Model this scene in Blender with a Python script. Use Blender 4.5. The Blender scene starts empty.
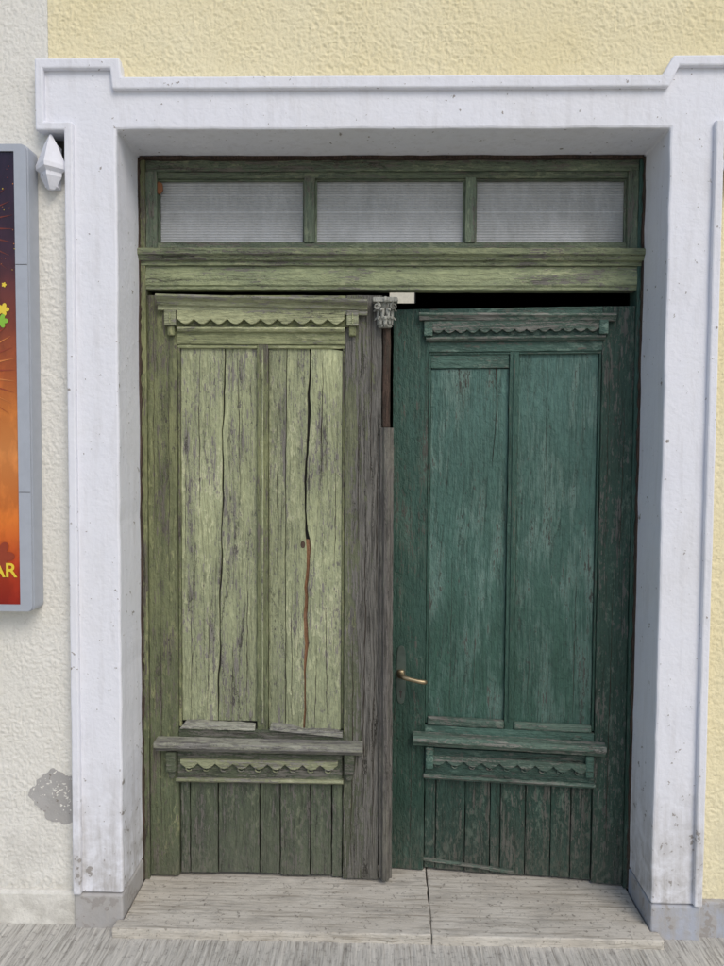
import bpy, bmesh, math, random
import numpy as np
from mathutils import Matrix, Vector
random.seed(7)
S=bpy.context.scene
COL=S.collection
def lin(c):
    return tuple(((v/255)/12.92 if v/255<=.04045 else (((v/255)+.055)/1.055)**2.4) for v in c)+(1,)
def alb(c,k=1.3):
    l=lin(c); return tuple(min(.85,v*k) for v in l[:3])+(1,)
# ------------------------------------------------------------ node helper
class NB:
    def __init__(s,name):
        s.m=bpy.data.materials.new(name); s.m.use_nodes=True
        s.t=s.m.node_tree; s.b=s.t.nodes["Principled BSDF"]
        s.tc=s.t.nodes.new("ShaderNodeTexCoord").outputs["Object"]
    def n(s,typ,ins=None,**pr):
        nd=s.t.nodes.new(typ)
        for k,v in pr.items(): setattr(nd,k,v)
        for k,v in (ins or {}).items(): s.put(nd.inputs[k],v)
        return nd
    def put(s,sock,v):
        if isinstance(v,bpy.types.NodeSocket): s.t.links.new(v,sock)
        else: sock.default_value=v
    def vmul(s,v,sc): return s.n("ShaderNodeVectorMath",{0:v,1:sc},operation='MULTIPLY').outputs[0]
    def vadd(s,v,w): return s.n("ShaderNodeVectorMath",{0:v,1:w},operation='ADD').outputs[0]
    def noise(s,v,scale,detail=4,rough=.5,dist=0):
        return s.n("ShaderNodeTexNoise",{"Vector":v,"Scale":scale,"Detail":detail,"Roughness":rough,"Distortion":dist}).outputs[0]
    def math(s,op,a,b=0.0,c=0.0,clamp=False):
        return s.n("ShaderNodeMath",{0:a,1:b,2:c},operation=op,use_clamp=clamp).outputs[0]
    def mr(s,v,a,b,c=0.,d=1.):
        return s.n("ShaderNodeMapRange",{0:v,1:a,2:b,3:c,4:d},clamp=True).outputs[0]
    def mix(s,f,a,b,mode='MIX'):
        nd=s.n("ShaderNodeMix",data_type='RGBA',blend_type=mode)
        s.put(nd.inputs[0],f); s.put(nd.inputs[6],a); s.put(nd.inputs[7],b); return nd.outputs[2]
    def sep(s,v):
        return s.n("ShaderNodeSeparateXYZ",{0:v}).outputs
    def finish(s,col,rough=.7,h=None,dist=.002,strength=1.,spec=.3):
        s.put(s.b.inputs["Base Color"],col); s.put(s.b.inputs["Roughness"],rough)
        s.b.inputs["Specular IOR Level"].default_value=spec
        if h is not None:
            bp=s.n("ShaderNodeBump",{"Strength":strength,"Distance":dist,"Height":h})
            s.t.links.new(bp.outputs[0],s.b.inputs["Normal"])
        return s.m

def woodmat(name,pA,pB,wood,thr,axis='z',low=None,zr=(.4,1.9),xw=None,crackamt=1.,rough=.62,chalk=None,chalkthr=.52,vr=(.84,1.14),wood2=None,sat=.8,fleck=.385,chalkamt=.75,chz=None,chst=False,gr=.68):
    b=NB(name)
    rnd=b.n("ShaderNodeObjectInfo").outputs["Random"]
    off=b.n("ShaderNodeCombineXYZ",{0:b.math('MULTIPLY',rnd,7.3),1:b.math('MULTIPLY',rnd,3.1),2:b.math('MULTIPLY',rnd,11.7)}).outputs[0]
    v=b.vadd(b.tc,off)
    if axis=='z': s1,s2,s3=(1,1,.04),(1,1,.12),(1,1,.42)
    else: s1,s2,s3=(.04,1,1),(.12,1,1),(.42,1,1)
    v3=b.vmul(v,s3)
    big=b.noise(v,2.3,2,.6)
    wv=b.n("ShaderNodeCombineXYZ",{0:b.math('MULTIPLY',big,.05 if axis=='z' else 0),2:b.math('MULTIPLY',big,0 if axis=='z' else .05)}).outputs[0]
    vg=b.vadd(b.vmul(v,s1),wv)
    grain=b.noise(vg,190,3,.7)
    streak=b.noise(b.vmul(v,s2),24,4,.72)
    blotch=b.noise(v3,7,4,.72)
    flake=b.noise(v3,75,3,.75)
    w=b.math('ADD',b.math('MULTIPLY',grain,.26),b.math('MULTIPLY',streak,.28))
    w=b.math('ADD',w,b.math('MULTIPLY',blotch,.20)); w=b.math('ADD',w,b.math('MULTIPLY',flake,.26))
    xs=b.sep(b.tc)
    if xw: w=b.math('ADD',w,b.mr(xs[0],xw[0],xw[1],0.,xw[2]))
    mask=b.mr(w,thr,thr+.014)
    fl=b.math('MULTIPLY',b.mr(flake,fleck-.02,fleck,1.,0.),b.mr(streak,.42,.5))
    mask=b.math('MAXIMUM',mask,b.math('MULTIPLY',fl,.85))
    halo=b.mr(w,thr-.03,thr)
    pa=pA
    if low: pa=b.mix(b.mr(xs[2],zr[0],zr[1],1.,0.),pA,low)
    c=b.mix(b.mr(b.math('ADD',b.math('MULTIPLY',blotch,.5),b.math('MULTIPLY',streak,.5)),.4,.6),pa,pB)
    if chalk:
        if chst: cv=b.math('ADD',b.math('MULTIPLY',blotch,.45),b.math('ADD',b.math('MULTIPLY',streak,.35),b.math('MULTIPLY',grain,.20)))
        else: cv=b.math('ADD',b.math('MULTIPLY',blotch,.55),b.math('MULTIPLY',flake,.45))
        cf=b.math('MULTIPLY',b.mr(cv,chalkthr,chalkthr+.09),chalkamt)
        if chz: cf=b.math('MULTIPLY',cf,b.mr(xs[2],chz[0],chz[1],chz[2],1.))
        c=b.mix(cf,c,chalk)
    c=b.mix(b.mr(flake,.50,.62,0.,.45),c,b.mix(1.,c,(1.45,1.42,1.38,1),'MULTIPLY'))
    c=b.mix(b.mr(grain,.33,.52,gr,0.),c,b.mix(1.,c,(.42,.41,.39,1),'MULTIPLY'))
    c=b.mix(b.math('MULTIPLY',halo,.35),c,b.mix(1.,c,(.62,.6,.55,1),'MULTIPLY'))
    c=b.mix(b.mr(big,.35,.62,.55,0.),c,b.mix(1.,c,(.66,.67,.64,1),'MULTIPLY'))
    w2=wood2 or tuple(x*.4 for x in wood[:3])+(1,)
    wc=b.mix(b.mr(grain,.38,.6),w2,wood)
    c=b.mix(mask,c,wc)
    c=b.mix(b.math('MULTIPLY',b.mr(xs[2],.05,.30,.6,0.),b.mr(flake,.35,.6)),c,(.12,.115,.09,1))
    vo=b.n("ShaderNodeTexVoronoi",{"Vector":b.vadd(b.vmul(v,s1),b.n("ShaderNodeCombineXYZ",{0:b.math('MULTIPLY',flake,.014),2:b.math('MULTIPLY',flake,.014)}).outputs[0]),"Scale":38.},feature='DISTANCE_TO_EDGE').outputs["Distance"]
    cr=b.math('MULTIPLY',b.math('MULTIPLY',b.mr(vo,0.,.032,1.,0.),b.mr(streak,.46,.58)),crackamt)
    c=b.mix(b.math('MULTIPLY',cr,.8),c,(.02,.018,.012,1))
    val=b.mr(rnd,0.,1.,vr[0],vr[1])
    c=b.n("ShaderNodeHueSaturation",{"Value":val,"Saturation":sat,"Color":c}).outputs[0]
    h=b.math('ADD',b.math('MULTIPLY',b.mr(flake,.40,.56),.6),b.math('MULTIPLY',grain,1.))
    return b.finish(c,b.mr(mask,0.,1.,rough,.92),h,.0024,1.)

GREY=(.23,.215,.18,1)
M={}
M['L']=woodmat("paint_olive",alb((155,160,112)),alb((134,141,104)),GREY,.538,low=alb((132,138,101)),zr=(.5,1.4),chalk=alb((184,186,142)),sat=.78)
M['Lh']=woodmat("paint_olive_h",alb((144,149,98)),alb((118,126,82)),GREY,.54,axis='x',chalk=alb((176,178,128)),sat=.78)
M['Lf']=woodmat("paint_olive_frieze",alb((110,116,68)),alb((88,96,58)),(.16,.145,.11,1),.54,axis='x',chalk=alb((134,138,86)),sat=.78)
M['Lv']=woodmat("paint_olive_valance",alb((164,168,118)),alb((138,144,100)),(.26,.245,.2,1),.545,axis='x',chalk=alb((190,190,146)),sat=.78)
M['Lhw']=woodmat("paint_olive_h_worn",alb((146,150,112)),alb((118,124,88)),(.29,.275,.23,1),.508,axis='x',chalk=alb((184,184,148)))
M['Ls']=woodmat("paint_olive_stile",alb((118,122,74)),alb((92,100,64)),(.15,.135,.1,1),.525,low=alb((80,91,64)),zr=(.3,1.4),chalk=alb((146,149,94)),sat=.78)
M['Lw']=woodmat("paint_olive_worn",alb((110,114,82)),alb((82,88,64)),(.19,.18,.155,1),.523,xw=(-.15,-.02,.10),low=alb((82,88,68)),zr=(.3,1.6),chalk=alb((144,146,102)),crackamt=1.3)
M['Ll']=woodmat("paint_green_low",alb((84,93,70)),alb((62,73,58)),(.15,.14,.12,1),.53,chalk=alb((114,121,94)))
M['Llh']=woodmat("paint_green_low_h",alb((88,96,70)),alb((64,75,58)),(.18,.17,.14,1),.515,axis='x',chalk=alb((122,126,100)))
M['W']=woodmat("bare_wood",alb((114,110,99)),alb((90,90,81)),(.165,.15,.13,1),.49,vr=(.8,1.05))
M['Wh']=woodmat("bare_wood_h",alb((164,164,148)),alb((134,136,116)),(.28,.27,.24,1),.495,axis='x')
M['Wd']=woodmat("dark_wood",alb((70,60,50)),alb((54,48,42)),(.09,.06,.045,1),.47,vr=(.8,1.05),sat=1.)
M['Wr']=woodmat("split_red_wood",(.28,.14,.07,1),(.2,.1,.055,1),(.3,.17,.1,1),.5,sat=1.)
M['R']=woodmat("paint_teal",alb((72,110,101)),alb((54,88,78)),(.085,.095,.08,1),.568,low=alb((46,82,68)),zr=(.8,1.75),chalk=alb((112,143,132)),chalkthr=.505,crackamt=.8,rough=.5,sat=.84,fleck=.365,chz=(.7,1.6,.55),chst=True,gr=.5)
M['Rs']=woodmat("paint_teal_stile",alb((54,88,78)),alb((44,76,64)),(.105,.11,.09,1),.56,low=alb((35,65,53)),zr=(.5,1.6),chalk=alb((86,114,100)),crackamt=.8,rough=.5,sat=.84,fleck=.365,chst=True,chalkthr=.53,gr=.5)
M['Rw']=woodmat("paint_teal_worn",alb((52,80,68)),alb((44,70,58)),(.14,.14,.12,1),.528,low=alb((42,68,56)),chalk=alb((92,112,98)),rough=.55,sat=.84)
M['Rh']=woodmat("paint_teal_h",alb((62,94,82)),alb((47,77,66)),(.13,.135,.11,1),.54,axis='x',chalk=alb((110,136,122)),rough=.5,sat=.84,gr=.5)
M['Rf']=woodmat("paint_teal_frieze",alb((44,72,62)),alb((36,60,51)),(.1,.105,.09,1),.55,axis='x',chalk=alb((78,102,90)),rough=.5,sat=.84)
M['Rhw']=woodmat("paint_teal_h_worn",alb((80,103,90)),alb((60,84,72)),(.22,.22,.19,1),.508,axis='x',chalk=alb((134,147,133)),rough=.6,sat=.84)
M['Rl']=woodmat("paint_teal_low",alb((42,70,60)),alb((34,59,49)),(.115,.12,.1,1),.525,chalk=alb((90,112,98)),rough=.5,sat=.84)
M['T']=woodmat("paint_transom",alb((98,109,83)),alb((80,95,78)),(.16,.15,.12,1),.53,axis='x',chalk=alb((136,143,110)))
M['Tv']=woodmat("paint_transom_v",alb((98,111,87)),alb((82,97,80)),(.16,.15,.12,1),.53,chalk=alb((136,145,114)))
M['Tl']=woodmat("paint_transom_ledge",alb((130,138,96)),alb((102,114,84)),(.18,.17,.14,1),.53,axis='x',chalk=alb((162,165,122)))
M['cap']=woodmat("capital_paint",alb((168,168,158)),alb((130,132,120)),(.2,.19,.16,1),.54)

def stuccomat(name,col,col2,dirt=(.35,.31,.24,1)):
    b=NB(name)
    n1=b.noise(b.tc,1.7,3,.6); n2=b.noise(b.tc,75,4,.65,.4)
    c=b.mix(b.mr(n1,.35,.65),col,col2)
    c=b.mix(b.mr(n2,.3,.46,.35,0.),c,dirt)  # darkens the low spots: crevice shade mixed into the stucco colour
    z=b.sep(b.tc)[2]
    c=b.mix(b.math('MULTIPLY',b.mr(z,.0,.5,.45,0.),b.mr(b.noise(b.tc,9,4,.7),.4,.62)),c,(.3,.28,.24,1))
    return b.finish(c,.9,n2,.004,.8,.15)
M['sy']=stuccomat("stucco_yellow",(.79,.70,.44,1),(.82,.75,.52,1),(.52,.46,.30,1))
M['sc']=stuccomat("stucco_cream",(.73,.71,.64,1),(.78,.765,.71,1),(.48,.46,.41,1))

def plastermat(name,col,col2,chips=.632,dirtz=.5,spk=.70):
    b=NB(name)
    n1=b.noise(b.tc,2.2,4,.65); n2=b.noise(b.tc,18,5,.65,.3); n4=b.noise(b.tc,60,3,.5)
    sv=b.noise(b.vmul(b.tc,(1,1,.12)),30,3,.7)
    c=b.mix(b.mr(n1,.35,.65),col,col2)
    c=b.mix(b.mr(sv,.5,.7,0.,.2),c,(.45,.43,.42,1))
    c=b.mix(b.mr(n1,.5,.72,0.,.28),c,(.55,.54,.53,1))
    x,y,z=b.sep(b.tc)[0:3]
    c=b.mix(b.math('MULTIPLY',b.mr(z,.08,.08+dirtz,.85,0.),b.mr(b.math('ADD',b.math('MULTIPLY',n2,.6),b.math('MULTIPLY',sv,.4)),.40,.58)),c,(.40,.38,.355,1))
    cv=b.math('ADD',b.math('ADD',b.math('MULTIPLY',n2,.7),b.math('MULTIPLY',n4,.3)),b.mr(z,.0,.7,.055,0.))
    ch=b.mr(cv,chips,chips+.012)
    c=b.mix(ch,c,(.34,.32,.30,1))
    sp=b.mr(n4,spk,spk+.02); c=b.mix(b.math('MULTIPLY',sp,.7),c,(.2,.17,.14,1))
    h=b.math('ADD',n2,b.math('MULTIPLY',n4,.5))
    return b.finish(c,.72,h,.0038,.75,.25)
M['pw']=plastermat("white_plaster",(.755,.765,.815,1),(.79,.797,.835,1))
M['pg']=plastermat("grey_plinth",(.36,.35,.34,1),(.46,.45,.44,1),.6)
M['pb']=plastermat("bluegrey_plinth",(.38,.41,.48,1),(.45,.47,.52,1),.62)
M['bare']=plastermat("bare_render",(.33,.32,.31,1),(.42,.41,.39,1),.62)

def concretemat(name,a,c2,groove=False):
    b=NB(name)
    n1=b.noise(b.tc,3,5,.65); n2=b.noise(b.tc,60,4,.7); n3=b.noise(b.vmul(b.tc,(1,.06,1)),130,4,.7)
    c=b.mix(b.mr(n1,.35,.65),a,c2)
    if groove:
        c=b.mix(b.mr(n3,.35,.5,.65,0.),c,(.19,.175,.15,1))
        c=b.mix(b.mr(n3,.5,.68,.0,.7),c,(.68,.66,.60,1))
    c=b.mix(b.mr(n2,.3,.45,.5,0.),c,(.12,.11,.1,1))
    h=n2
    if groove: h=b.math('ADD',h,b.math('MULTIPLY',n3,1.4))
    return b.finish(c,.9,h,.002,.8,.2)
M['pave']=concretemat("pavement_concrete",(.45,.435,.39,1),(.52,.50,.455,1),True)
M['street']=concretemat("street_concrete",(.38,.37,.34,1),(.43,.42,.39,1))
def travmat():
    b=NB("travertine")
    n1=b.noise(b.tc,4,5,.65); n3=b.noise(b.vmul(b.tc,(.05,1,1)),95,4,.75); n2=b.noise(b.tc,70,4,.7); n5=b.noise(b.vmul(b.tc,(.3,1,1)),22,5,.7)
    c=b.mix(b.mr(n1,.35,.65),(.53,.49,.42,1),(.64,.605,.53,1))
    c=b.mix(b.mr(n3,.36,.5,.7,0.),c,(.26,.23,.18,1))
    c=b.mix(b.mr(n5,.5,.66,0.,.6),c,(.35,.33,.29,1))
    c=b.mix(b.mr(n2,.58,.66,0.,.7),c,(.16,.145,.12,1))
    h=b.math('ADD',b.math('MULTIPLY',n3,1.3),n2)
    return b.finish(c,.8,h,.0025,.9,.25)
M['trav']=travmat()
def plain(name,col,rough=.5,metal=0,noise=.1):
    b=NB(name); n=b.noise(b.tc,30,3,.65)
    c=b.mix(b.mr(n,.4,.65,0.,noise*3),col,tuple(x*.6 for x in col[:3])+(1,))
    b.b.inputs["Metallic"].default_value=metal
    return b.finish(c,rough,n,.0006,.4,.5)
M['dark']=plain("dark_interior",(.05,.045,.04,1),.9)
M['yard']=plain("courtyard_plaster",(.8,.76,.62,1),.9)
M['crack']=plain("split_shadow_wood",(.03,.022,.015,1),.95)
M['alu']=plain("lightbox_frame_grey",(.40,.43,.48,1),.4,0,.05)
M['brass']=plain("old_brass",(.36,.29,.18,1),.42,.85,.2)
M['iron']=plain("iron_plate",(.09,.12,.10,1),.45,.4,.2)
M['leaf']=plain("dry_leaf",(.25,.10,.04,1),.8)
def panemat():
    b=NB("frosted_ribbed_pane")
    z=b.sep(b.tc)
    wave=b.math('SINE',b.math('MULTIPLY',z[2],2*math.pi/.0088))
    n1=b.noise(b.tc,5,5,.7); n2=b.noise(b.vmul(b.tc,(1,1,.25)),26,4,.7); n3=b.noise(b.tc,120,3)
    c=b.mix(b.mr(n1,.35,.65),(.36,.37,.365,1),(.45,.455,.45,1))
    c=b.mix(b.mr(n2,.45,.7,0.,.6),c,(.55,.56,.565,1))
    c=b.mix(b.math('MULTIPLY',b.mr(z[2],2.26,2.36,.7,0.),b.mr(n1,.4,.6)),c,(.58,.60,.62,1))
    c=b.mix(b.mr(wave,-1.,1.,.26,0.),c,(.2,.2,.195,1))
    seam=b.math('MAXIMUM',b.mr(b.math('ABSOLUTE',b.math('SUBTRACT',z[2],2.372)),.0008,.002,1.,0.),b.mr(b.math('ABSOLUTE',b.math('SUBTRACT',z[2],2.428)),.0006,.0016,.7,0.))
    c=b.mix(b.math('MULTIPLY',seam,.6),c,(.68,.69,.69,1))
    c=b.mix(b.mr(n3,.6,.72,0.,.3),c,(.15,.14,.12,1))
    return b.finish(c,.35,wave,.0012,.7,.5)
M['pane']=panemat()
def postermat():
    b=NB("poster_print")
    z=b.sep(b.tc)[2]
    r=b.n("ShaderNodeValToRGB",{0:b.mr(z,1.05,2.47)})
    cr=r.color_ramp; e=cr.elements
    e[0].position=0; e[0].color=(.30,.012,.006,1); e[1].position=1; e[1].color=(.02,.010,.025,1)
    for p,c in [(.10,(.50,.05,.01,1)),(.2,(.75,.20,.03,1)),(.35,(.80,.30,.08,1)),(.44,(.70,.22,.04,1)),(.52,(.50,.11,.02,1)),(.62,(.22,.04,.012,1)),(.78,(.05,.013,.025,1))]:
        x=e.new(p); x.color=c
    n=b.noise(b.vmul(b.tc,(1,1,.5)),14,4,.6)
    c=b.mix(b.mr(n,.42,.58,0.,.5),r.outputs[0],b.mix(1.,r.outputs[0],(.45,.4,.4,1),'MULTIPLY'))
    return b.finish(c,.18,spec=.5)
M['poster']=postermat()
for k,c in dict(pyel=(.8,.6,.05,1),pgrn=(.25,.5,.04,1),pred=(.30,.05,.02,1),porg=(.60,.20,.05,1),pdk=(.16,.03,.015,1)).items(): M[k]=plain("print_"+k,c,.25,0,0)

# ------------------------------------------------------------ geometry helpers
def empty(name,loc=(0,0,0)):
    o=bpy.data.objects.new(name,None); o.location=loc; o.empty_display_size=.1; COL.objects.link(o); return o
def mesh(name,vs,fs,mat,parent=None,bev=0,smooth=False,seg=2):
    me=bpy.data.meshes.new(name); me.from_pydata(vs,[],fs)
    bm=bmesh.new(); bm.from_mesh(me); bmesh.ops.recalc_face_normals(bm,faces=bm.faces); bm.to_mesh(me); bm.free()
    me.materials.append(M[mat]); o=bpy.data.objects.new(name,me); COL.objects.link(o)
    if smooth: me.polygons.foreach_set("use_smooth",[True]*len(me.polygons))
    if bev:
        m=o.modifiers.new("bev","BEVEL"); m.width=bev; m.segments=seg; m.limit_method='ANGLE'; m.angle_limit=math.radians(40); m.harden_normals=False
    if parent:
        o.parent=parent; o.matrix_parent_inverse=Matrix.Translation(-parent.location)
    return o
def prism(name,pts,yf,yb,mat,parent=None,bev=.002):
    n=len(pts)
    vs=[(x,yf,z) for x,z in pts]+[(x,yb,z) for x,z in pts]
    fs=[list(range(n)),list(range(2*n-1,n-1,-1))]+[[i,(i+1)%n,n+(i+1)%n,n+i] for i in range(n)]
    return mesh(name,vs,fs,mat,parent,bev)
def jedge(a,b,step,j):
    n=max(1,int(math.hypot(b[0]-a[0],b[1]-a[1])/step)); out=[]
    L=math.hypot(b[0]-a[0],b[1]-a[1]) or 1; nx,nz=-(b[1]-a[1])/L,(b[0]-a[0])/L
    for i in range(n):
        t=i/n; d=random.uniform(-j,j) if i else 0
        out.append((a[0]+(b[0]-a[0])*t+nx*d,a[1]+(b[1]-a[1])*t+nz*d))
    return out
def board(name,x0,x1,z0,z1,yf,th,mat,parent,j=.0007,bev=.002,dz=0):
    c=[(x0,z0),(x1,z0+dz),(x1,z1+dz),(x0,z1)]; p=[]
    for i in range(4): p+=jedge(c[i],c[(i+1)%4],.035,j)
    return prism(name,p,yf,yf+th,mat,parent,bev)
def plank(name,left,right,yf,th,mat,parent,bev=.0015):
    return prism(name,list(right)+list(reversed(left)),yf,yf+th,mat,parent,bev)
def sliver(name,x,z0,z1,w,yf,parent,dx=0,mat='crack',seed=1):
    r=random.Random(seed); n=max(6,int((z1-z0)/.02)); l=[];rt=[];o=0
    for i in range(n+1):
        t=i/n; o=o*.8+r.uniform(-.0016,.0016); ww=w*math.sin(math.pi*min(1,max(0,t*.96+.02)))**.6*r.uniform(.45,1)
        l.append((x+dx*t+o-ww/2,z0+(z1-z0)*t)); rt.append((x+dx*t+o+ww/2,z0+(z1-z0)*t))
    return prism(name,rt+l[::-1],yf-.0003,yf+.002,mat,parent,0)
def mould(name,x0,x1,prof,mat,parent,dz=0,bev=.0012,j=.0006):
    n=len(prof); N=max(2,int((x1-x0)/.03)); vs=[]
    for k in range(N+1):
        t=k/N; a=random.uniform(-j,j); c=random.uniform(-j,j)
        for y,z in prof: vs.append((x0+(x1-x0)*t,y+a,z+dz*t+c))
    fs=[list(range(n)),[N*n+i for i in range(n)][::-1]]
    for k in range(N):
        for i in range(n):
            i2=(i+1)%n; fs.append([k*n+i,k*n+i2,(k+1)*n+i2,(k+1)*n+i])
    return mesh(name,vs,fs,mat,parent,bev)
def scallop(name,x0,x1,ztop,zb,amp,n,yf,th,mat,parent):
    p=[(x0,ztop)]
    K=10
    for i in range(n*K+1):
        t=i/(n*K); s=abs(math.sin(math.pi*t*n))
        p.append((x0+(x1-x0)*t,zb-amp*s+random.uniform(-.0006,.0006)))
    p.append((x1,ztop))
    return prism(name,p,yf,yf+th,mat,parent,.001)
def tube(name,pts,rads,mat,parent,seg=12):
    vs=[];fs=[];n=len(pts)
    for i,p in enumerate(pts):
        p=Vector(p); a=Vector(pts[max(0,i-1)]); c=Vector(pts[min(n-1,i+1)]); d=(c-a).normalized()
        u=d.cross(Vector((0.13,.21,.97))).normalized(); w=d.cross(u)
        r=rads[i] if isinstance(rads,(list,tuple)) else rads
        for k in range(seg):
            t=2*math.pi*k/seg; vs.append(tuple(p+u*r*math.cos(t)+w*r*math.sin(t)))
    for i in range(n-1):
        for k in range(seg):
            k2=(k+1)%seg; fs.append([i*seg+k,i*seg+k2,(i+1)*seg+k2,(i+1)*seg+k])
    fs.append(list(range(seg))); fs.append([(n-1)*seg+k for k in range(seg)][::-1])
    return mesh(name,vs,fs,mat,parent,smooth=True)
LAT=np.random.RandomState(3).rand(256,256)
def vn(x,y):
    xi=np.floor(x).astype(int);yi=np.floor(y).astype(int);fx=x-xi;fy=y-yi
    fx=fx*fx*(3-2*fx);fy=fy*fy*(3-2*fy)
    a=LAT[xi%256,yi%256];b=LAT[(xi+1)%256,yi%256];c=LAT[xi%256,(yi+1)%256];d=LAT[(xi+1)%256,(yi+1)%256]
    return (a*(1-fx)+b*fx)*(1-fy)+(c*(1-fx)+d*fx)*fy
def gridmesh(name,P,nu,nv,mat,parent=None):
    me=bpy.data.meshes.new(name); me.vertices.add(nu*nv); me.vertices.foreach_set("co",P.reshape(-1).astype(np.float32))
    i=np.arange((nu-1)*(nv-1)); a=(i//(nv-1))*nv+i%(nv-1)
    q=np.stack([a,a+nv,a+nv+1,a+1],1).astype(np.int32)
    me.loops.add(q.size); me.loops.foreach_set("vertex_index",q.reshape(-1)); me.polygons.add(len(q))
    me.polygons.foreach_set("loop_start",np.arange(len(q),dtype=np.int32)*4); me.polygons.foreach_set("loop_total",np.full(len(q),4,np.int32))
    me.update(); me.validate(); me.polygons.foreach_set("use_smooth",np.ones(len(q),bool))
    me.materials.append(M[mat]); o=bpy.data.objects.new(name,me); COL.objects.link(o)
    if parent: o.parent=parent
    return o
YW=.03
def stucco(name,x0,x1,z0,z1,mat,parent,amp=.004,cell=.003):
    nu=int((x1-x0)/cell)+1; nv=int((z1-z0)/cell)+1
    X,Z=np.meshgrid(np.linspace(x0,x1,nu),np.linspace(z0,z1,nv),indexing='ij')
    wx=X+.010*(vn(X*70+9,Z*70)-.5); wz=Z+.010*(vn(X*70,Z*70+31)-.5)
    r=1-np.abs(2*vn(wx*85+100,wz*70+100)-1); r2=1-np.abs(2*vn(wx*170+50,wz*150+77)-1)
    pat=.45+.9*vn(X*9+3,Z*9+1)
    h=(.5*r**2+.35*r2**1.5)*pat+.4*vn(X*280+20,Z*280+60)+.3*vn(X*14+8,Z*14+5)
    P=np.stack([X,YW-amp*(h-.5),Z],-1)
    return gridmesh(name,P,nu,nv,mat,parent)

# ------------------------------------------------------------ building
bld=empty("yellow_building")
stucco("stucco_wall_upper",-1.072,1.40,2.60,3.2,'sy',bld,amp=.0052)
stucco("stucco_wall_right",.96,1.40,.10,2.60,'sy',bld)
nb=empty("cream_building")
stucco("stucco_wall_left",-1.45,-1.0725,2.45,3.2,'sc',nb,amp=.0040)
stucco("stucco_wall_left_low",-1.45,-.96,.10,2.45,'sc',nb,amp=.0040)
def box(name,x0,x1,y0,y1,z0,z1,mat,parent,bev=.003):
    return prism(name,[(x0,z0),(x1,z0),(x1,z1),(x0,z1)],y0,y1,mat,parent,bev)
box("wall_right",1.40,7,YW,.4,0,6,'sy',bld,0)
box("wall_above",-1.072,1.40,YW+.002,.4,3.2,6,'sy',bld,0)
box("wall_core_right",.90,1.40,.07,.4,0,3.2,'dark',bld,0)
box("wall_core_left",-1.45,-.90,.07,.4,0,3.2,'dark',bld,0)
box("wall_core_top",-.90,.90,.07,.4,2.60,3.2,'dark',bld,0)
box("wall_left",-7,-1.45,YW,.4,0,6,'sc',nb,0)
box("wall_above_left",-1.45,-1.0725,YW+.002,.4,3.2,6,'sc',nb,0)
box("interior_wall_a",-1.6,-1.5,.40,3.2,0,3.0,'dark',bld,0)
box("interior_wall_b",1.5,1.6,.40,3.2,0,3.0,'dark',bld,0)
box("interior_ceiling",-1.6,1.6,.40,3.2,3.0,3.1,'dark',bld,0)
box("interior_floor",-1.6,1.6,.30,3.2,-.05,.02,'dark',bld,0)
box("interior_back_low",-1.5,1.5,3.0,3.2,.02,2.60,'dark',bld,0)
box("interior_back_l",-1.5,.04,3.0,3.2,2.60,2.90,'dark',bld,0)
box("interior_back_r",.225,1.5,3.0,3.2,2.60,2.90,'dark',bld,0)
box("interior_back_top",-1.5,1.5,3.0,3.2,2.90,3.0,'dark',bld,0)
box("courtyard_wall",-4,4,7.0,7.2,0,4.2,'yard',bld,0)
box("plinth_right",1.0,7,.010,.07,-.05,.118,'pb',bld,.006)
box("plinth_left",-7,-1.0,.008,.07,-.05,.112,'sc',nb,.01)
pp=[]
rr=random.Random(5); ph=[rr.uniform(0,6.28) for _ in range(6)]
for i in range(120):
    a=2*math.pi*i/120; r=1+.14*math.sin(2*a+ph[0])+.10*math.sin(3*a+ph[1])+.06*math.sin(5*a+ph[2])+.04*math.sin(9*a+ph[3])+.03*math.sin(17*a+ph[4])+rr.uniform(-.02,.02)
    pp.append((-1.078+.082*r*math.cos(a),.418+.080*r*math.sin(a)))
prism("bare_render_patch",[(min(x,-1.0065),z) for x,z in pp],YW-.0022,YW+.01,'bare',nb,.0)

# ------------------------------------------------------------ surround
sur=empty("door_surround")
out=[(-1.003,.115),(-1.003,2.54),(-1.092,2.54),(-1.092,2.75),(-.835,2.75),(-.830,2.694),(.820,2.694),(.852,2.75),(1.092,2.75),(1.092,2.54),(1.003,2.54),(1.003,.115)]
inn=[(.85,.115),(.85,2.545),(-.85,2.545),(-.85,.115)]
def wob(pts,step=.06,j=.0016):
    p=[]
    for i in range(len(pts)): p+=jedge(pts[i],pts[(i+1)%len(pts)],step,j)
    return p
prism("plaster_band",wob(out+inn),0,.30,'pw',sur,.007)
lo=[(-1.006,.117),(-1.006,2.537),(-1.095,2.537),(-1.095,2.753),(-.832,2.753),(-.827,2.697),(.817,2.697),(.849,2.753),(1.095,2.753),(1.095,2.537),(1.006,2.537),(1.006,.117)]
li=[(.980,.117),(.980,2.563),(1.069,2.563),(1.069,2.722),(.866,2.722),(.836,2.660),(-.856,2.660),(-.862,2.722),(-1.069,2.722),(-1.069,2.563),(-.980,2.563),(-.980,.117)]
prism("raised_lip",wob(lo+li,.08,.0007),-.018,.01,'pw',sur,.005)
box("plinth_block_left",-1.006,-.848,-.006,.21,-.05,.113,'pg',sur,.006)
box("plinth_block_right",.848,1.006,-.006,.21,-.05,.113,'pb',sur,.006)
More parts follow.
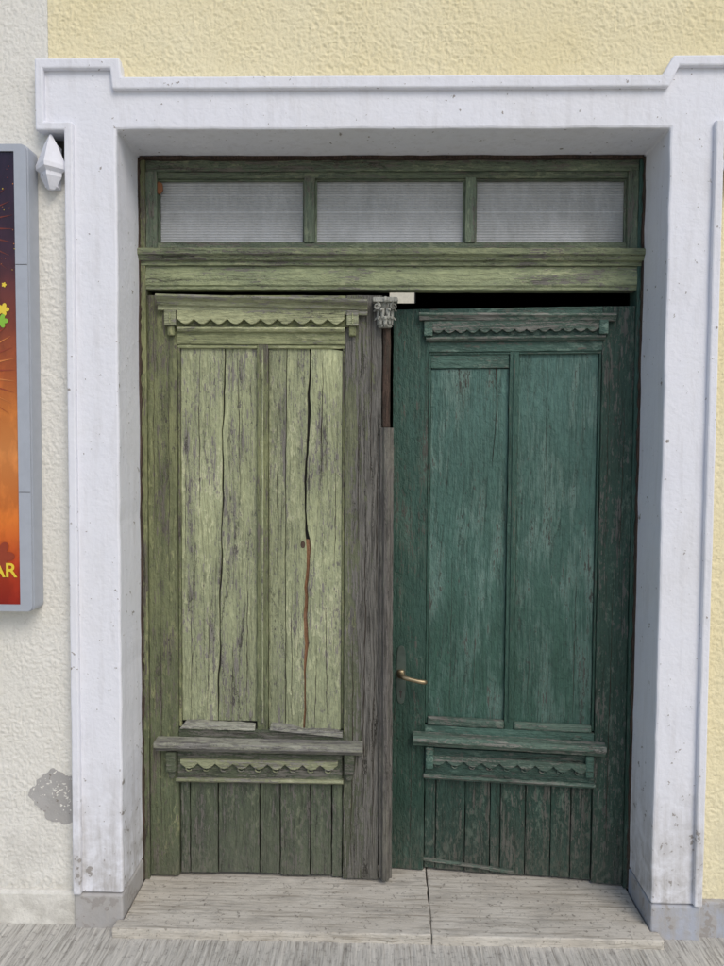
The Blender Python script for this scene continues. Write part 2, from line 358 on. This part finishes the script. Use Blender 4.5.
def pendant(name,x):
    e=empty(name,(x,0,2.45)); rings=[(2.530,.004),(2.50,.020),(2.435,.048),(2.422,.048),(2.412,.034),(2.40,.034),(2.372,.018),(2.362,.010)]
    vs=[];fs=[]
    for z,r in rings:
        for k in range(4):
            a=math.pi/2*k; vs.append((x+r*math.cos(a),.0+1.0*r*math.sin(a),z))
    for i in range(len(rings)-1):
        for k in range(4): fs.append([i*4+k,i*4+(k+1)%4,i*4+4+(k+1)%4,i*4+4+k])
    fs+=[[0,1,2,3],[len(vs)-4+k for k in range(4)]]
    mesh("ornament",vs,fs,'pw',e,0)
    box("backing_block",x-.02,x+.02,.0,.035,2.37,2.50,'pw',e,.001)
pendant("plaster_pendant",-1.055); pendant("plaster_pendant.001",1.055)

# ------------------------------------------------------------ door frame + transom
YD=.224
fr=empty("door_frame")
board("jamb_left",-.864,-.829,.035,2.55,.214,.08,'Ls',fr,.0012)
board("jamb_right",.834,.864,.035,2.55,.214,.08,'Rs',fr,.0012)
for nm,a,c in (("caulk_left",-.853,-.8445),("caulk_right",.8445,.853)):
    p=[]
    z=.04
    while z<2.54:
        p.append((c+random.uniform(-.003,.003) if nm=="caulk_left" else a+random.uniform(-.003,.003),z)); z+=random.uniform(.008,.03)
    ed=(a if nm=="caulk_left" else c)
    prism(nm,p+[(ed,2.54),(ed,.04)],.204,.222,'Wd',fr,0)
board("head_rail",-.829,.834,2.50,2.55,.222,.07,'T',fr,.001)
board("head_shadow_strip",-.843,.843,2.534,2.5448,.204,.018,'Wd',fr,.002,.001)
tw=empty("transom_window")
board("stile_l",-.829,-.791,2.2375,2.50,.220,.05,'Tv',tw)
board("stile_r",.799,.834,2.2375,2.50,.220,.05,'Tv',tw)
board("rail_top",-.791,.799,2.478,2.4995,.228,.04,'T',tw)
board("rail_bottom",-.791,.799,2.2375,2.262,.226,.04,'T',tw)
board("mullion_1",-.289,-.253,2.262,2.478,.221,.045,'Tv',tw)
board("mullion_2",.256,.290,2.262,2.478,.221,.045,'Tv',tw)
for i,(a,c) in enumerate(((-.791,-.289),(-.253,.256),(.290,.799))):
    box("pane_%d"%i,a+.001,c-.001,.250,.254,2.263,2.477,'pane',tw,0)
    for q,(u0,u1,w0,w1) in enumerate(((a,c,2.262,2.268),(a,c,2.472,2.478),(a,a+.006,2.268,2.472),(c-.006,c,2.268,2.472))):
        board("bead_%d_%d"%(i,q),u0,u1,w0,w1,.238,.012,'Tv' if q>1 else 'T',tw,.0004,.001)
prism("dry_leaf_scrap",[(-.795,2.43),(-.782,2.425),(-.772,2.44),(-.774,2.462),(-.788,2.470),(-.798,2.455)],.228,.236,'leaf',tw,.003)
mould("ledge",-.860,.860,[(.235,2.2370),(.196,2.2370),(.190,2.231),(.190,2.216),(.198,2.210),(.203,2.198),(.212,2.194),(.212,2.182),(.235,2.182)],'Tl',fr)
mould("lintel_board",-.850,.850,[(.27,2.1815),(.221,2.1815),(.221,2.163),(.216,2.158),(.216,2.118),(.221,2.112),(.221,2.103),(.27,2.103)],'Tl',fr)

# ------------------------------------------------------------ left leaf
L=empty("wooden_door",(-.828,YD,0))
yb=YD
zb,zt=.045,2.084
board("stile_left",-.828,-.727,zb,zt,yb,.04,'Ls',L)
board("stile_right",-.146,-.022,zb,zt,yb,.04,'Lw',L,.001)
board("stile_edge",-.0205,.004,zb,1.99,yb+.004,.036,'Wd',L,.0012)
board("rail_top",-.7265,-.1465,1.918,zt,yb+.001,.04,'Lh',L)
board("rail_mid",-.7265,-.1465,.382,.575,yb+.001,.04,'Llh',L)
board("backing",-.7265,-.1465,zb,1.918,yb+.034,.008,'dark',L,0,0)
def path(x0,x1,z0,z1,n=40,amp=.003,seed=0):
    r=random.Random(seed); o=[];w=0
    for i in range(n+1):
        t=i/n; w=w*.75+r.uniform(-amp,amp)
        o.append((x0+(x1-x0)*t+w,z0+(z1-z0)*t))
    return o
c1=path(-.590,-.568,.60,1.917,seed=4,amp=.0025)
c1r=[(x+.0026+.0032*abs(math.sin(i*.31)),z) for i,(x,z) in enumerate(c1)]
plank("panel_plank_1",[(-.7165,.60),(-.7165,1.917)],c1,yb+.016,.012,'L',L)
plank("panel_plank_2",c1r,[(-.4510,.60),(-.4510,1.917)],yb+.0172,.012,'L',L)
c2=path(-.289,-.276,.575,1.917,amp=.0035,seed=11)
def wgap(z):
    return .0060+.009*math.exp(-((z-1.24)/.05)**2)+.008*math.exp(-((z-.98)/.18)**2)+.004*math.exp(-((z-1.65)/.15)**2)+.0015*math.sin(z*23)
c2r=[(x+wgap(z),z) for x,z in c2]
m1=path(-.352,-.350,.575,1.917,amp=.0012,seed=5)
plank("panel_plank_3",[(-.4105,.575),(-.4105,1.917)],[(x-.0024,z) for x,z in m1],yb+.016,.012,'L',L)
plank("panel_plank_3b",m1,c2,yb+.0168,.012,'L',L)
plank("panel_plank_4",c2r,[(-.1565,.575),(-.1565,1.898)],yb+.013,.012,'L',L)
plank("split_wood",[(x-.001,z) for x,z in c2 if z<1.27],[(x+.001,z) for x,z in c2r if z<1.27],yb+.021,.009,'Wr',L,0)
lk=[]
for i in range(16):
    a=2*math.pi*i/16; lk.append((-.292+.008*math.cos(a),1.228+.013*math.sin(a)))
prism("knot",lk,yb+.0155,yb+.02,'Wd',L,.001)
for i,(x,a,c,w_,y_,dx) in enumerate([(-.655,1.35,1.90,.0034,.016,.006),(-.684,.62,1.05,.0028,.016,.0),(-.628,.62,.98,.0028,.016,.004),(-.512,1.40,1.90,.0036,.0172,-.008),(-.488,.61,1.18,.0032,.0172,.002),(-.540,.61,.90,.0028,.0172,.003),(-.382,1.1,1.88,.0030,.016,.003),(-.330,.60,1.10,.0030,.0168,-.004),(-.226,1.45,1.89,.0040,.013,.004),(-.205,.60,1.02,.0034,.013,-.006),(-.180,1.15,1.5,.0028,.013,.002),(-.702,1.1,1.6,.0024,.016,.002),(-.247,.58,.86,.003,.013,.003)]):
    sliver("split_%d"%i,x,a,c,w_,yb+y_,L,dx,seed=20+i)
for i,(x,a,c,w_) in enumerate([(-.118,.10,.95,.004),(-.078,.35,1.35,.0046),(-.045,.08,.8,.004),(-.060,1.45,2.02,.004),(-.102,1.2,1.75,.0032),(-.036,1.0,1.6,.0036)]):
    sliver("stile_split_%d"%i,x,a,c,w_,yb,L,.004,seed=50+i)
for i,(x,a,c,w_) in enumerate([(-.79,.2,1.0,.0026),(-.755,1.1,1.8,.0024),(-.808,1.2,2.0,.0022)]):
    sliver("stile_l_split_%d"%i,x,a,c,w_,yb,L,.003,seed=70+i)
board("muntin",-.450,-.4115,.56,1.918,yb+.003,.03,'Ls',L,.001)
for nm,a,c in (("bead_a",-.7265,-.717),("bead_b",-.156,-.1465)):
    board(nm,a,c,.58,1.918,yb+.007,.02,'Ls',L,.0006,.003)
board("muntin_bead",-.4335,-.4275,.60,1.90,yb-.002,.01,'L',L,.0006,.002)
board("bead_top",-.7265,-.1465,1.905,1.9175,yb+.006,.02,'Lh',L,.0006,.003)
prism("broken_sill_l",jedge((-.722,.577),(-.457,.574),.02,.001)+[(-.457,.574),(-.456,.592)]+jedge((-.47,.594),(-.72,.606),.02,.002),yb-.006,yb+.02,'Wh',L,.001)
prism("broken_sill_r",[(-.405,.577),(-.15,.555),(-.15,.574),(-.21,.580),(-.29,.578),(-.33,.590),(-.40,.598)],yb-.008,yb+.02,'Wh',L,.001)
mould("cornice",-.785,-.072,[(yb,2.079),(yb-.050,2.079),(yb-.052,2.072),(yb-.046,2.066),(yb-.034,2.058),(yb-.030,2.048),(yb-.022,2.044),(yb-.022,2.030),(yb,2.030)],'Lhw',L,dz=-.016)
board("frieze",-.765,-.105,1.975,2.031,yb-.0095,.0105,'Lf',L,.0006)
scallop("scallop_valance",-.718,-.150,2.028,2.000,.017,10,yb-.024,.014,'Lv',L)
for i,x in enumerate((-.762,-.142)):
    board("block_%d"%i,x,x+.040,1.978,2.029,yb-.028,.018,'Lhw',L,.0005,.003)
    board("block_drop_%d"%i,x+.008,x+.032,1.945,1.978,yb-.018,.018,'Ls',L,.0005,.004)
    board("block_groove_%d"%i,x+.018,x+.022,1.985,2.02,yb-.031,.004,'Lh',L,.0003,.001)
mould("frieze_lip",-.722,-.148,[(yb,1.974),(yb-.016,1.974),(yb-.018,1.968),(yb-.010,1.960),(yb,1.958)],'Lv',L)
mould("ledge",-.800,-.078,[(yb,.548),(yb-.050,.545),(yb-.055,.540),(yb-.055,.528),(yb-.040,.522),(yb-.030,.508),(yb-.020,.504),(yb,.504)],'Wh',L,dz=-.006)
board("carved_board",-.728,-.150,.405,.500,yb-.010,.011,'Llh',L)
scallop("carved_scroll",-.715,-.165,.475,.462,.018,9,yb-.024,.014,'Lhw',L)
for i in range(9):
    cx=-.684+i*.061; pts=[]
    for k in range(14):
        a=.6+k*.42; r=.014*(1-k/18); pts.append((cx+r*math.cos(a)*1.4,yb-.014,.438+r*math.sin(a)))
    tube("scroll_%d"%i,pts,[.0046*(1-k/20) for k in range(14)],'Lhw',L,6)
mould("carved_lip",-.732,-.146,[(yb,.407),(yb-.018,.405),(yb-.022,.398),(yb-.012,.390),(yb,.386)],'Lhw',L)
for i,x in enumerate((-.765,-.143)):
    board("bracket_%d"%i,x,x+.036,.430,.503,yb-.032,.032,'Llh',L,.0006,.006)
    board("bracket_drop_%d"%i,x+.006,x+.030,.405,.430,yb-.022,.022,'Llh',L,.0006,.008)
xs=[-.7255,-.690,-.590,-.442,-.369,-.262,-.187,-.1475]
for i in range(len(xs)-1):
    board("lower_board_%d"%i,xs[i]+.0018,xs[i+1]-.0018,zb+random.uniform(0,.008),.384,yb+.012+random.uniform(-.002,.002),.014,'Ll',L,.0012,.002)
def vstrip(name,prof,z0,z1,mat,parent,dx=0,j=.0008,bev=.001):
    n=len(prof);N=int((z1-z0)/.03);vs=[]
    for k in range(N+1):
        t=k/N;a=random.uniform(-j,j)
        for x,y in prof: vs.append((x+a+dx*t,y+a*.5,z0+(z1-z0)*t))
    fs=[list(range(n)),[N*n+i for i in range(n)][::-1]]
    for k in range(N):
        for i in range(n):
            i2=(i+1)%n; fs.append([k*n+i,k*n+i2,(k+1)*n+i2,(k+1)*n+i])
    return mesh(name,vs,fs,mat,parent,bev)
vstrip("astragal",[(-.020,yb),(-.020,yb-.010),(-.012,yb-.014),(-.006,yb-.026),(.006,yb-.030),(.014,yb-.024),(.018,yb-.012),(.026,yb-.010),(.026,yb+.004)],.056,1.635,'W',L,dx=-.006)
vstrip("astragal_upper",[(-.018,yb+.003),(-.018,yb-.006),(-.006,yb-.010),(.006,yb-.006),(.008,yb+.003)],1.637,1.985,'Wd',L)
def lathe(name,rings,cx,cy,mat,parent,seg=20):
    vs=[];fs=[]
    for z,r in rings:
        for k in range(seg):
            a=2*math.pi*k/seg; vs.append((cx+r*math.cos(a),cy+.7*r*math.sin(a),z))
    for i in range(len(rings)-1):
        for k in range(seg): fs.append([i*seg+k,i*seg+(k+1)%seg,(i+1)*seg+(k+1)%seg,(i+1)*seg+k])
    fs+=[list(range(seg)),[len(vs)-seg+k for k in range(seg)]]
    return mesh(name,vs,fs,mat,parent,smooth=True)
cx,cy=-.012,yb-.018
lathe("capital_bell",[(1.972,.020),(1.976,.024),(1.981,.020),(1.99,.019),(2.02,.021),(2.045,.028),(2.055,.034)],cx,cy,'cap',L)
prism("capital_abacus",[(cx-.040,2.054),(cx+.040,2.054),(cx+.043,2.062),(cx+.041,2.070),(cx-.041,2.070),(cx-.043,2.062)],cy-.030,cy+.018,'cap',L,.003)
def leaf(name,a,z0,h,w,r0,curl):
    vs=[];fs=[];n=8;m=5
    for i in range(n+1):
        t=i/n; z=z0+h*math.sin(min(1,t*1.05)*math.pi*.55); r=r0+curl*t**3; ww=w*(math.sin(math.pi*(.12+.8*t))**.7)*(1+.25*math.cos(t*20))
        for k in range(m):
            s=(k/(m-1)-.5)*2
            aa=a+s*ww/r0; rr=r-.002*abs(s)+.0025*(1-abs(s))
            vs.append((cx+rr*math.cos(aa),cy+.75*rr*math.sin(aa),z-.004*t**4*4))
    for i in range(n):
        for k in range(m-1): fs.append([i*m+k,i*m+k+1,(i+1)*m+k+1,(i+1)*m+k])
    o=mesh(name,vs,fs,'cap',L,smooth=True); s=o.modifiers.new("s","SOLIDIFY"); s.thickness=.003
    return o
for i in range(5): leaf("acanthus_%d"%i,-math.pi+math.pi*(i/4),1.980,.034,.0075,.022,.014)
for i in range(4): leaf("acanthus_up_%d"%i,-math.pi+math.pi*((i+.5)/4),2.000,.042,.007,.025,.016)
for sgn in (-1,1):
    pts=[]
    for k in range(22):
        a=math.pi*.5+k*.5; r=.012*(1-k/26); pts.append((cx+sgn*(.028+r*math.cos(a)),cy-.022,2.041+r*math.sin(a)))
    tube("volute_%d"%(sgn+1),pts,[.0045*(1-k/40) for k in range(22)],'cap',L,8)
lathe("capital_rosette",[(2.052,.004),(2.058,.008),(2.066,.008),(2.071,.004)],cx,cy-.030,'cap',L,10)

# ------------------------------------------------------------ right leaf (ajar, swings inward)
R=empty("wooden_door.001",(.834,YD,0))
zb,zt=.042,2.052
board("stile_left",.014,.138,zb,zt,yb,.04,'Rs',R)
board("stile_right",.728,.833,zb,zt,yb,.04,'Rw',R,.001)
board("rail_top",.1385,.7275,1.902,zt,yb+.001,.04,'Rh',R)
board("rail_mid",.1385,.7275,.378,.575,yb+.001,.04,'Rh',R)
board("backing",.1385,.7275,zb,1.902,yb+.034,.008,'dark',R,0,0)
board("panel_left",.1475,.4175,.59,1.845,yb+.017,.012,'R',R)
board("panel_left_head",.1475,.4175,1.847,1.9015,yb+.010,.018,'Rh',R)
board("panel_right",.4505,.7185,.59,1.9015,yb+.017,.012,'R',R)
board("muntin",.418,.450,.56,1.902,yb+.003,.03,'Rs',R)
board("muntin_bead",.431,.437,.60,1.895,yb-.001,.01,'Rs',R,.0005,.002)
for nm,a,c in (("bead_a",.1385,.147),("bead_b",.719,.7275)):
    board(nm,a,c,.58,1.902,yb+.007,.02,'Rs',R,.0005,.003)
prism("panel_split",[(.371,1.845),(.374,1.80),(.377,1.72),(.372,1.62),(.366,1.55),(.364,1.50),(.3655,1.55),(.373,1.62),(.380,1.72),(.377,1.80),(.3755,1.845)],yb+.0155,yb+.02,'Wd',R,0)
for i,(x,a,c,w_,y_) in enumerate([(.225,.62,1.2,.0020,.017),(.545,1.3,1.88,.0018,.017),(.655,.62,1.1,.0024,.017),(.50,.62,.95,.0018,.017),(.31,.62,.9,.0018,.017),(.775,.15,1.1,.0034,0),(.80,1.1,1.7,.0026,0),(.75,1.2,1.95,.0024,0),(.09,.1,.5,.0022,0)]):
    sliver("split_%d"%i,x,a,c,w_,yb+y_,R,.003,seed=90+i)
board("sill_l",.1475,.4175,.576,.606,yb-.004,.022,'Rhw',R,.0006,.006)
board("sill_r",.4505,.7185,.576,.602,yb-.004,.022,'Rhw',R,.0006,.006)
mould("cornice",.105,.765,[(yb,2.034),(yb-.034,2.034),(yb-.036,2.027),(yb-.028,2.021),(yb-.022,2.010),(yb,2.010)],'Rhw',R,dz=-.012)
board("frieze",.118,.745,1.952,2.011,yb-.009,.010,'Rf',R)
scallop("scallop_valance",.150,.712,2.006,1.976,.011,14,yb-.020,.012,'Rhw',R)
for i,x in enumerate((.122,.712)):
    board("block_%d"%i,x,x+.030,1.955,2.006,yb-.024,.016,'Rh',R,.0005,.003)
mould("frieze_lip",.128,.735,[(yb,1.953),(yb-.016,1.953),(yb-.018,1.946),(yb-.010,1.938),(yb,1.936)],'Rhw',R)
board("bead_top",.1385,.7275,1.893,1.9025,yb+.0055,.02,'Rh',R,.0005,.003)
mould("ledge",.098,.762,[(yb,.552),(yb-.040,.549),(yb-.045,.544),(yb-.045,.530),(yb-.032,.524),(yb-.024,.510),(yb-.014,.505),(yb,.505)],'Rhw',R,dz=-.004)
board("carved_board",.140,.728,.400,.498,yb-.009,.010,'Rf',R)
scallop("carved_scroll",.155,.712,.473,.458,.018,9,yb-.021,.012,'Rhw',R)
for i in range(9):
    cxx=.188+i*.061; pts=[]
    for k in range(14):
        a=.6+k*.42; r=.013*(1-k/18); pts.append((cxx+r*math.cos(a)*1.4,yb-.012,.436+r*math.sin(a)))
    tube("scroll_%d"%i,pts,[.0040*(1-k/20) for k in range(14)],'Rhw',R,6)
mould("carved_lip",.136,.732,[(yb,.402),(yb-.016,.400),(yb-.019,.393),(yb-.010,.386),(yb,.382)],'Rhw',R)
for i,x in enumerate((.143,.697)):
    board("bracket_%d"%i,x,x+.028,.425,.503,yb-.024,.024,'Rh',R,.0006,.006)
xs=[.1395,.180,.285,.374,.410,.498,.586,.655,.7265]
for i in range(len(xs)-1):
    board("lower_board_%d"%i,xs[i]+.0014,xs[i+1]-.0014,zb+random.uniform(0,.004),.38,yb+.012+random.uniform(-.0015,.0015),.014,'Rl',R,.0007,.002)
board("bottom_batten",.135,.46,.076,.087,yb+.002,.012,'Rhw',R,.001,.002,dz=-.026)
H="handle_"
pl=[]
for k in range(28):
    a=2*math.pi*k/28; pl.append((.052+.017*math.copysign(abs(math.cos(a))**.6,math.cos(a)),.755+.105*math.copysign(abs(math.sin(a))**.55,math.sin(a))))
prism(H+"plate",pl,yb-.004,yb+.001,'iron',R,.0015)
lathe(H+"boss",[(.745,.010),(.75,.014),(.77,.014),(.775,.010)],.052,yb-.008,'brass',R,14)
tube(H+"lever",[(.052,yb-.004,.762),(.052,yb-.03,.762),(.056,yb-.042,.761),(.066,yb-.048,.759),(.09,yb-.05,.754),(.115,yb-.05,.749),(.135,yb-.048,.746),(.146,yb-.045,.745)],[.008,.007,.0075,.008,.0075,.0075,.0085,.006],'brass',R,14)
prism(H+"keyhole",[(.050,.672),(.054,.672),(.0545,.688),(.058,.694),(.052,.700),(.046,.694),(.0495,.688)],yb-.0055,yb-.003,'dark',R,0)
R.rotation_euler=(0,0,math.radians(-5.6))

# ------------------------------------------------------------ threshold
th=empty("stone_threshold")
def slab(name,pts,z0,z1):
    p=[]
    for i in range(len(pts)):
        p+=jedge(pts[i],pts[(i+1)%len(pts)],.03,.0022)
    n=len(p); vs=[(x,y,z1) for x,y in p]+[(x,y,z0) for x,y in p]
    fs=[list(range(n)),list(range(2*n-1,n-1,-1))]+[[i,(i+1)%n,n+(i+1)%n,n+i] for i in range(n)]
    return mesh(name,vs,fs,'trav',th,.004)
slab("slab_a",[(-.868,-.055),(.146,-.055),(.152,.33),(-.845,.33),(-.845,-.010),(-.864,-.010)],-.01,.036)
slab("slab_b",[(.149,-.057),(.872,-.057),(.868,-.012),(.845,-.012),(.845,.33),(.155,.33)],-.012,.034)

# ------------------------------------------------------------ pavement & ground
pv=empty("pavement")
nu,nv=1500,60
X,Y=np.meshgrid(np.linspace(-2.2,2.2,nu),np.linspace(-1.6,.05,nv),indexing='ij')
xx=X+.004*(vn(X*3,Y*6)-.5)+Y*.02
g=vn(xx*95+300,Y*1.5+7)*.6+vn(xx*210+30,Y*3)*.4
Zg=.004*(g-.6)+.004*(vn(X*4,Y*4)-.5)+.004
gridmesh("brushed_concrete",np.stack([X,Y,Zg],-1),nu,nv,'pave',pv)
def sheet(name,x0,x1,y0,y1,z,mat,parent):
    return mesh(name,[(x0,y0,z),(x1,y0,z),(x1,y1,z),(x0,y1,z)],[[0,1,2,3]],mat,parent)
box("pavement_bed",-8,8,-3.0,.05,-.15,-.006,'pave',pv,0)
sheet("ground",-300,300,-300,300,-.12,'street',None)

# ------------------------------------------------------------ light box
lb=empty("advertising_lightbox",(-1.5,0,1.76))
def rrect(x0,x1,z0,z1,r,n=6):
    p=[]
    for cx_,cz_,a0 in ((x1-r,z1-r,0),(x0+r,z1-r,90),(x0+r,z0+r,180),(x1-r,z0+r,270)):
        for k in range(n+1):
            a=math.radians(a0+90*k/n); p.append((cx_+r*math.cos(a),cz_+r*math.sin(a)))
    return p
prism("housing",rrect(-1.94,-1.108,1.045,2.485,.018),-.040,.029,'alu',lb,.004)
o_=rrect(-1.938,-1.110,1.047,2.483,.018); i_=rrect(-1.895,-1.148,1.068,2.462,.002)
n=len(o_); vs=[(x,-.048,z) for x,z in o_]+[(x,-.048,z) for x,z in i_]+[(x,-.038,z) for x,z in o_]+[(x,-.0415,z) for x,z in i_]
fs=[]
for k in range(n):
    k2=(k+1)%n; fs+=[[k,k2,n+k2,n+k],[k,k2,2*n+k2,2*n+k],[n+k,n+k2,3*n+k2,3*n+k]]
mesh("snap_frame",vs,fs,'alu',lb)
for i,zz in enumerate((1.42,2.12)):
    box("frame_seam_%d"%i,-1.147,-1.111,-.0488,-.047,zz,zz+.0015,'dark',lb,0)
box("poster",-1.896,-1.147,-.042,-.0405,1.067,2.463,'poster',lb,0)
YP=-.0428
def flat(name,pts,mat,y=YP): return mesh(name,[(x,y,z) for x,z in pts],[list(range(len(pts)))],mat,lb)
for k in range(16):
    a=math.radians(-70+k*9); bx,bz=-1.27,1.66+k*.017; l=.118
    flat("frond_%d"%k,[(bx,bz),(bx+l*math.cos(a)*.5-.002,bz+l*math.sin(a)*.5+.003),(bx+l*math.cos(a),bz+l*math.sin(a)),(bx+l*math.cos(a)*.5+.002,bz+l*math.sin(a)*.5-.003)],'porg' if k%2 else 'pred',YP-k*.00005)
for k in range(12):
    a=math.radians(-60+k*12); bx,bz=-1.27,2.14+k*.018; l=.118
    flat("frond_up_%d"%k,[(bx,bz),(bx+l*math.cos(a)*.5,bz+l*math.sin(a)*.5+.004),(bx+l*math.cos(a),bz+l*math.sin(a)),(bx+l*math.cos(a)*.5,bz+l*math.sin(a)*.5-.003)],'pdk',YP-k*.00005)
def star(name,cx_,cz_,r,mat,n=5,y=YP-.0009):
    p=[]
    for k in range(n*8):
        a=2*math.pi*k/(n*8); rr=r*(.55+.45*abs(math.cos(a*n/2))); p.append((cx_+rr*math.cos(a),cz_+rr*math.sin(a)))
    flat(name,p,mat,y)
star("flower_y",-1.190,1.985,.020,'pyel'); star("flower_g",-1.196,1.950,.022,'pgrn',y=YP-.0011); star("flower_s",-1.186,2.06,.008,'pyel')
for k in range(30): star("confetti_%d"%k,random.uniform(-1.24,-1.152),random.uniform(2.1,2.45),random.uniform(.001,.0022),random.choice(['porg','pyel','pred']),4,YP-.0012)
star("fruit_b",-1.215,1.22,.05,'pred',6)
tcu=bpy.data.curves.new("ad_text","FONT"); tcu.body="BAR"; tcu.size=.062; tcu.align_x='RIGHT'; tcu.extrude=.0003; tcu.offset=.0012; tcu.materials.append(M['pyel'])
to=bpy.data.objects.new("ad_text",tcu); to.location=(-1.160,YP-.0015,1.155); to.rotation_euler=(math.pi/2,0,0); COL.objects.link(to)
to.parent=lb; to.matrix_parent_inverse=Matrix.Translation(-lb.location)

# ------------------------------------------------------------ camera
def rot(p,y,r):
    f=Vector((-math.sin(y)*math.cos(p),math.cos(y)*math.cos(p),-math.sin(p))); rt=Vector((math.cos(y),math.sin(y),0)); up=rt.cross(f)
    return math.cos(r)*rt+math.sin(r)*up, -math.sin(r)*rt+math.cos(r)*up, f
a,b_,c_=rot(.0462,.0219,.0064)
cam=bpy.data.cameras.new("camera"); co=bpy.data.objects.new("camera",cam); COL.objects.link(co)
m=Matrix.Identity(4)
for i in range(3): m[i][0]=a[i]; m[i][1]=b_[i]; m[i][2]=-c_[i]
m.translation=Vector((-.0314,-2.3174,1.5627)); co.matrix_world=m
cam.sensor_fit='HORIZONTAL'; cam.sensor_width=36; cam.lens=36*739.3/724; cam.clip_end=1000; cam.clip_start=.05
S.camera=co
# ------------------------------------------------------------ light
sd=Vector((.42,-.75,.85)).normalized()
el=math.asin(sd.z); az=math.atan2(sd.x,sd.y)
w=bpy.data.worlds.new("World"); S.world=w; w.use_nodes=True
nt=w.node_tree; sk=nt.nodes.new("ShaderNodeTexSky"); sk.sky_type='NISHITA'; sk.sun_disc=False; sk.sun_elevation=el; sk.sun_rotation=az
sk.air_density=1.; sk.dust_density=2.
nt.links.new(sk.outputs[0],nt.nodes["Background"].inputs[0]); nt.nodes["Background"].inputs[1].default_value=.14
sun=bpy.data.lights.new("sun","SUN"); sun.energy=1.3; sun.angle=math.radians(30); sun.color=(1,.95,.88)
so=bpy.data.objects.new("sun",sun); so.rotation_euler=(-sd).to_track_quat('-Z','Y').to_euler(); COL.objects.link(so)
S.view_settings.view_transform='Standard'; S.view_settings.look='None'; S.view_settings.exposure=0
